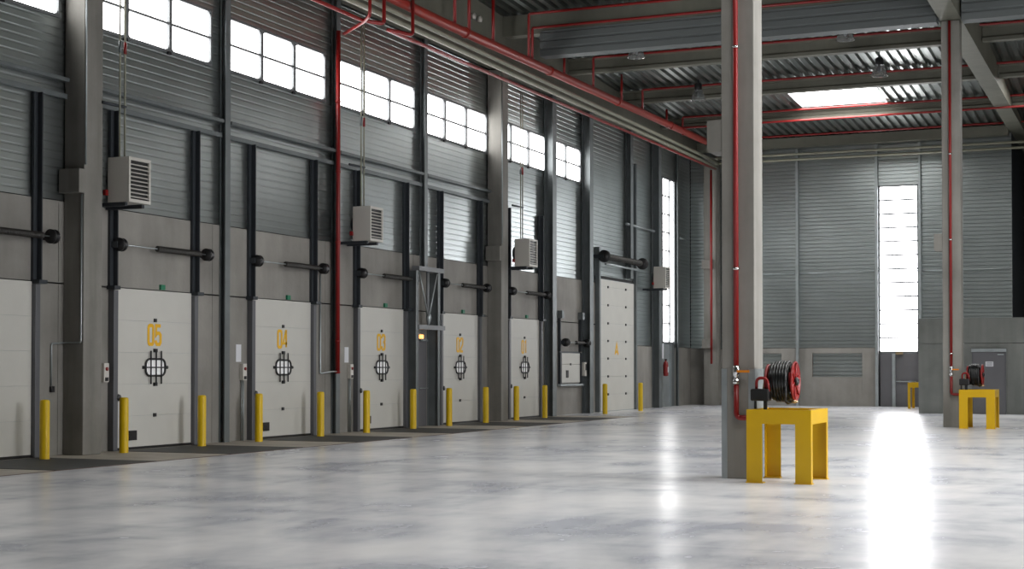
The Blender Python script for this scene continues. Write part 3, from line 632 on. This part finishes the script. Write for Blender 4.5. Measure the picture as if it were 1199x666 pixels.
for x, wd, t in ((-13.8, .11, 'between the two inset metal panels'), (-10.53, .12, 'left of the tall far window'), (-8.8, .1, 'right of the tall far window')):
    o = MB().box(x-wd/2, x+wd/2, FY-.16, FY-.005, 0, 10.72).build('steel_post', M['steel_lt']); tag(origin(o, (x, FY-.1, 0)), 'slim galvanised post on the far wall '+t, 'post', 'slim posts on the far wall')
for x0, x1, t in ((-17.4, -13.9, 'left of the slim post'), (-13.7, -10.62, 'between the slim posts'), (-10.45, -8.87, 'across the tall far window'), (-8.73, -5.3, 'right of the tall far window')):
    o = MB().tube([(x0, FY-.08, 5.52), (x1, FY-.08, 5.52)], .03, 8).build('wall_rail', M['steel_lt']); tag(origin(o, (x0, FY, 5.52)), 'thin pale rail on the far wall '+t, 'rail', 'rails on the far wall')
# concrete room at the right
wg = empty('wall_room', (-7.65, 54.2, 0), label='low grey concrete room wall in front of the far wall', cat='wall', kind='structure')
mb = MB(); xs = [-7.65, -6.3, -2.6, 2, 7, 9]
for a, b in zip(xs[:-1], xs[1:]): mb.box(a+.003, b-.003, 54.2, 54.4, 0, 2.42).box(a+.003, b-.003, 54.2, 54.4, 2.435, 3.3)
mb.box(-7.65, -7.45, 54.4, FY, 0, 3.3)
mb.build('concrete_panel', M['conc_wing'], wg); MB().box(-7.6, 9, 54.25, FY, 3.2, 3.28).build('room_roof', M['conc_wing'], wg)
d = empty('door_12', (-5.3, 54.2, 0), label='grey steel door with pale lintel behind the far yellow stand', cat='door', kind='structure')
MB().box(-5.81, -4.76, 54.14, 54.2, 0, 2.12).build('leaf', M['door_grey'], d, .005); MB().box(-5.86, -4.72, 54.1, 54.2, 2.13, 2.24).build('lintel', M['steel_lt'], d)
MB().box(-5.84, -5.81, 54.12, 54.2, 0, 2.13).box(-4.76, -4.73, 54.12, 54.2, 0, 2.13).build('door_frame', M['jamb'], d)
s = empty('door_sign', (-5.27, 54.14, 1.64), label='small white sign on the grey door behind the far yellow stand', cat='sign')
MB().box(-5.4, -5.14, 54.125, 54.14, 1.63, 1.8).build('plate', M['paper'], s)
mb = MB()
for zz in (1.67, 1.71, 1.75): mb.box(-5.36, -5.18, 54.12, 54.126, zz, zz+.012)
mb.build('print_lines', M['steel'], s)
MB().box(-5.0, -4.8, 54.08, 54.14, 2.02, 2.06).build('door_closer', M['steel_lt'], d)
# ------------------------------------------------------------------ freestanding columns with guards, pipe, stand, reel
def col_set(dx, dy, near):
    X0, X1, Y0, Y1 = -5.78+dx, -5.3+dx, 21.34+dy, 21.84+dy
    t = 'near' if near else 'far'
    c = empty('concrete_column', ((X0+X1)/2, (Y0+Y1)/2, 0), label='freestanding square concrete column beside the '+t+' yellow stand', cat='column', group='freestanding concrete columns')
    MB().box(X0, X1, Y0, Y1, 0, 10.92).build('shaft', M['conc_col'], c, .012)
    MB().prism([(X0-.22, 4.78), (X0-.2, 4.73), (X0, 4.73), (X0, 5.19), (X0-.22, 5.19)], 'y', Y0+.02, Y1-.02).build('corbel', M['conc_col'], c)
    if near:
        for (xa, xb, ya, yb, w1) in ((X0, 1, Y0, 1, .075), (X1, -1, Y0, 1, .09)):
            g = MB(); g.box(xa-xb*.006, xa+xb*w1, ya-.006, ya, 0, 1.58); g.box(xa-xb*.006, xa, ya, ya+(.075 if xb > 0 else .5), 0, 1.58)
            g.build('corner_guard', M['steel_lt'], c)
    px_ = X0+.225
    p = empty('riser_pipe', (px_, Y0-.05, .9), label='red riser pipe on the front of the column beside the '+t+' yellow stand', cat='pipe', group='riser pipes on the freestanding columns')
    yp = Y0-.055
    MB().tube([(px_, yp, 10.9), (px_, yp, 1.63)], .037, 14).build('upper_pipe', M['red'], p)
    MB().bend([(px_, yp, 1.36), (px_, yp, .88), (px_+.42, yp, .88)], .037, .07, 14).build('lower_pipe', M['red'], p)
    MB().lathe((px_, yp, 1.36), [(.038, 0), (.052, .01), (.052, .06), (.035, .07), (.035, .11), (.05, .12), (.055, .18), (.05, .24), (.04, .27), (.0, .27)], 'z', 14).build('valve', M['chrome'], p)
    MB().box(px_+.02, px_+.2, yp-.05, yp-.03, 1.525, 1.56).build('valve_lever', M['orange'], p)
    for zz in ((3.0, 6.2, 9.3) if near else (1.95, 5.0, 7.3)): MB().tube([(px_, yp, zz), (px_, yp, zz+.035)], .047, 12).box(px_-.01, px_+.01, yp, Y0, zz, zz+.03).build('clip', M['chrome'], p)
    return c
def stand(x0, y0, label, W=.9, D=1.15, lw=.22):
    H = 1.015
    s = empty('protective_stand', (x0+W/2, y0+D/2, 0), label=label, cat='stand', group='yellow steel stands')
    def Lleg(x, y, sx, sy):
        mb = MB(); mb.box(x, x+sx*lw, y, y+sy*.012, .012, .818); mb.box(x, x+sx*.012, y+sy*.012, y+sy*.1, .012, .818)
        l = mb.build('leg', M['yellow'], s)
        MB().box(x-sx*.012, x+sx*(lw+.015), y-sy*.012, y+sy*.12, 0, .014).build('foot_plate', M['yellow'], l)
    for x, sx in ((x0, 1), (x0+W, -1)):
        for y, sy in ((y0, 1), (y0+D, -1)): Lleg(x, y, sx, sy)
    t = .014
    for nm, b in (('apron', (x0, x0+W, y0, y0+t)), ('apron', (x0, x0+W, y0+D-t, y0+D)), ('apron', (x0, x0+t, y0+t, y0+D-t)), ('apron', (x0+W-t, x0+W, y0+t, y0+D-t))):
        MB().box(*b, .818, H).build(nm, M['yellow'], s)
    rim = MB()
    rim.box(x0+t, x0+W-t, y0+t, y0+.06, H-.012, H).box(x0+t, x0+W-t, y0+D-.06, y0+D-t, H-.012, H).box(x0+t, x0+.06, y0+.06, y0+D-.06, H-.012, H).box(x0+W-.06, x0+W-t, y0+.06, y0+D-.06, H-.012, H)
    rim.build('top_rim', M['yellow'], s); MB().box(x0+.06, x0+W-.06, y0+.35, y0+.72, .94, .955).build('cross_plate', M['yellow'], s)
    return s
def reel(x, y, near):
    """axis along x, drum centre at (x, y, 1.4)"""
    z = 1.4
    r = empty('hose_reel', (x, y, 1.0), label='red and black hose reel standing on the '+('near' if near else 'far')+' yellow stand', cat='hose reel', group='hose reels')
    def flange(xx, s, k):
        f = MB().lathe((xx, y, z), [(q*k, t*s) for q, t in ((.272, 0), (.285, .012), (.285, .03), (.268, .036), (.262, .012), (.2, .004), (.1, .012), (0, .012))], 'x', 40).build('flange', M['red'], r)
        g = MB()
        for a in range(6):
            A = a*PI/3+.3; g.tube([(xx+.014*s, y+.05*math.cos(A), z+.05*math.sin(A)), (xx+.022*s, y+.265*k*math.cos(A), z+.265*k*math.sin(A))], .012, 8)
        g.build('spokes', M['red'], r)
    flange(x-.17, -1, .86); flange(x+.17, 1, 1)
    MB().lathe((x-.17, y, z), [(.13, 0), (.13, .34)], 'x', 24).build('drum', M['red'], r)
    h = MB(); pts = []
    turns = 5; N = 36
    for i in range(turns*N+1):
        a = 2*PI*i/N; t = i/(turns*N); pts.append((x-.14+.28*t, y+.235*math.cos(a), z+.235*math.sin(a)))
    h.tube(pts, .031, 10)
    pts = []
    for i in range(5*N+1):
        a = -2*PI*i/N; t = i/(5*N); pts.append((x+.12-.2*t, y+(.272+.01*math.sin(3*a))*math.cos(a), z+(.268)*math.sin(a)))
    h.tube(pts, .027, 10)
    h.tube([(x+.1, y-.27, z), (x+.11, y-.28, z-.12), (x+.1, y-.26, z-.26), (x+.12, y-.18, z-.3), (x+.16, y-.12, z-.28)], .022, 10)
    h.build('hose', M['rubber'], r)
    MB().lathe((x+.15, y-.13, z-.28), [(0, 0), (.02, 0), (.022, .05), (.012, .1), (0, .1)], 'x', 12).build('nozzle', M['brass'], r)
    MB().lathe((x+.19, y, z), [(0, 0), (.06, 0), (.06, .03), (.03, .05), (0, .05)], 'x', 18).build('hub', M['black'], r)
    MB().box(x-.37, x-.11, y-.36, y-.16, z-.27, z-.1).build('swivel_housing', M['black'], r, .02)
    MB().bend([(x-.3, y-.28, z-.12), (x-.3, y-.28, z+.05), (x-.14, y-.3, z+.05), (x-.12, y-.3, z-.14)], .022, .09, 12).build('gooseneck', M['red'], r)
    MB().box(x-.35, x-.32, y-.22, y-.18, .955, z-.26).box(x-.2, x-.17, y-.22, y-.18, .955, z-.26).box(x-.26, x-.22, y-.04, y+.0, .955, z).box(x-.26, x-.18, y-.04, y+.0, z-.02, z+.02).box(x-.35, x+.08, y-.22, y+.1, .955, .97).build('foot_frame', M['steel_dk'], r)
    MB().tube([(x-.22, y-.2, z-.15), (x-.22, y-.1, z), (x-.17, y, z)], .025, 12).build('inlet', M['brass'], r)
    return r
col_set(0, 0, True); col_set(.5, 20.6, False)
stand(-5.25, 20.66, 'near yellow steel stand with four flat legs beside the column')
stand(-4.77, 41.1, 'far yellow steel stand in front of the grey door')
stand(-8.86, 59.9, 'yellow stand half hidden behind the concrete room corner', .9, 1.15, .1)
reel(-4.88, 21.24, True); reel(-4.42, 41.68, False)
# ------------------------------------------------------------------ unseen right-wall window, sized and placed to brighten the near column
for k, (y0, y1, z0, z1) in enumerate(((19.2, 23.2, .3, 9.0),)):
    w = empty('window_%d' % (k+40), (9, y0, z0), kind='structure')
    MB().box(8.94, 8.97, y0, y1, z0, z1).build('pane', M['win_hi'], w)
    MB().box(8.9, 9, y0-.1, y0, z0, z1).box(8.9, 9, y1, y1+.1, z0, z1).box(8.9, 9, y0-.1, y1+.1, z1, z1+.1).build('frame', M['alu'], w)
# ------------------------------------------------------------------ world, camera, view
wd = bpy.data.worlds.new('world'); S.world = wd; wd.use_nodes = True
wd.node_tree.nodes['Background'].inputs[0].default_value = (.7, .8, 1, 1); wd.node_tree.nodes['Background'].inputs[1].default_value = .3
F = 1775.; pitch = math.radians(1.13); yaw = math.radians(23.0386)
cam = bpy.data.cameras.new('camera'); co = bpy.data.objects.new('camera', cam); COL.objects.link(co)
co.location = (0, 0, 1.6); co.rotation_euler = (PI/2+pitch, 0, yaw)
cam.sensor_fit = 'HORIZONTAL'; cam.sensor_width = 36; cam.lens = 36*F/1199
cam.shift_y = ((430-F*math.tan(pitch))-333)/1199
cam.clip_start = .05; cam.clip_end = 400
S.camera = co
S.view_settings.view_transform = 'Standard'; S.view_settings.look = 'None'; S.view_settings.gamma = 1; S.view_settings.use_curve_mapping = False
S.view_settings.exposure = -1.0
S.cycles.max_bounces = 8; S.cycles.diffuse_bounces = 5; S.cycles.glossy_bounces = 4; S.cycles.caustics_reflective = False; S.cycles.caustics_refractive = False
S.cycles.sample_clamp_indirect = 6
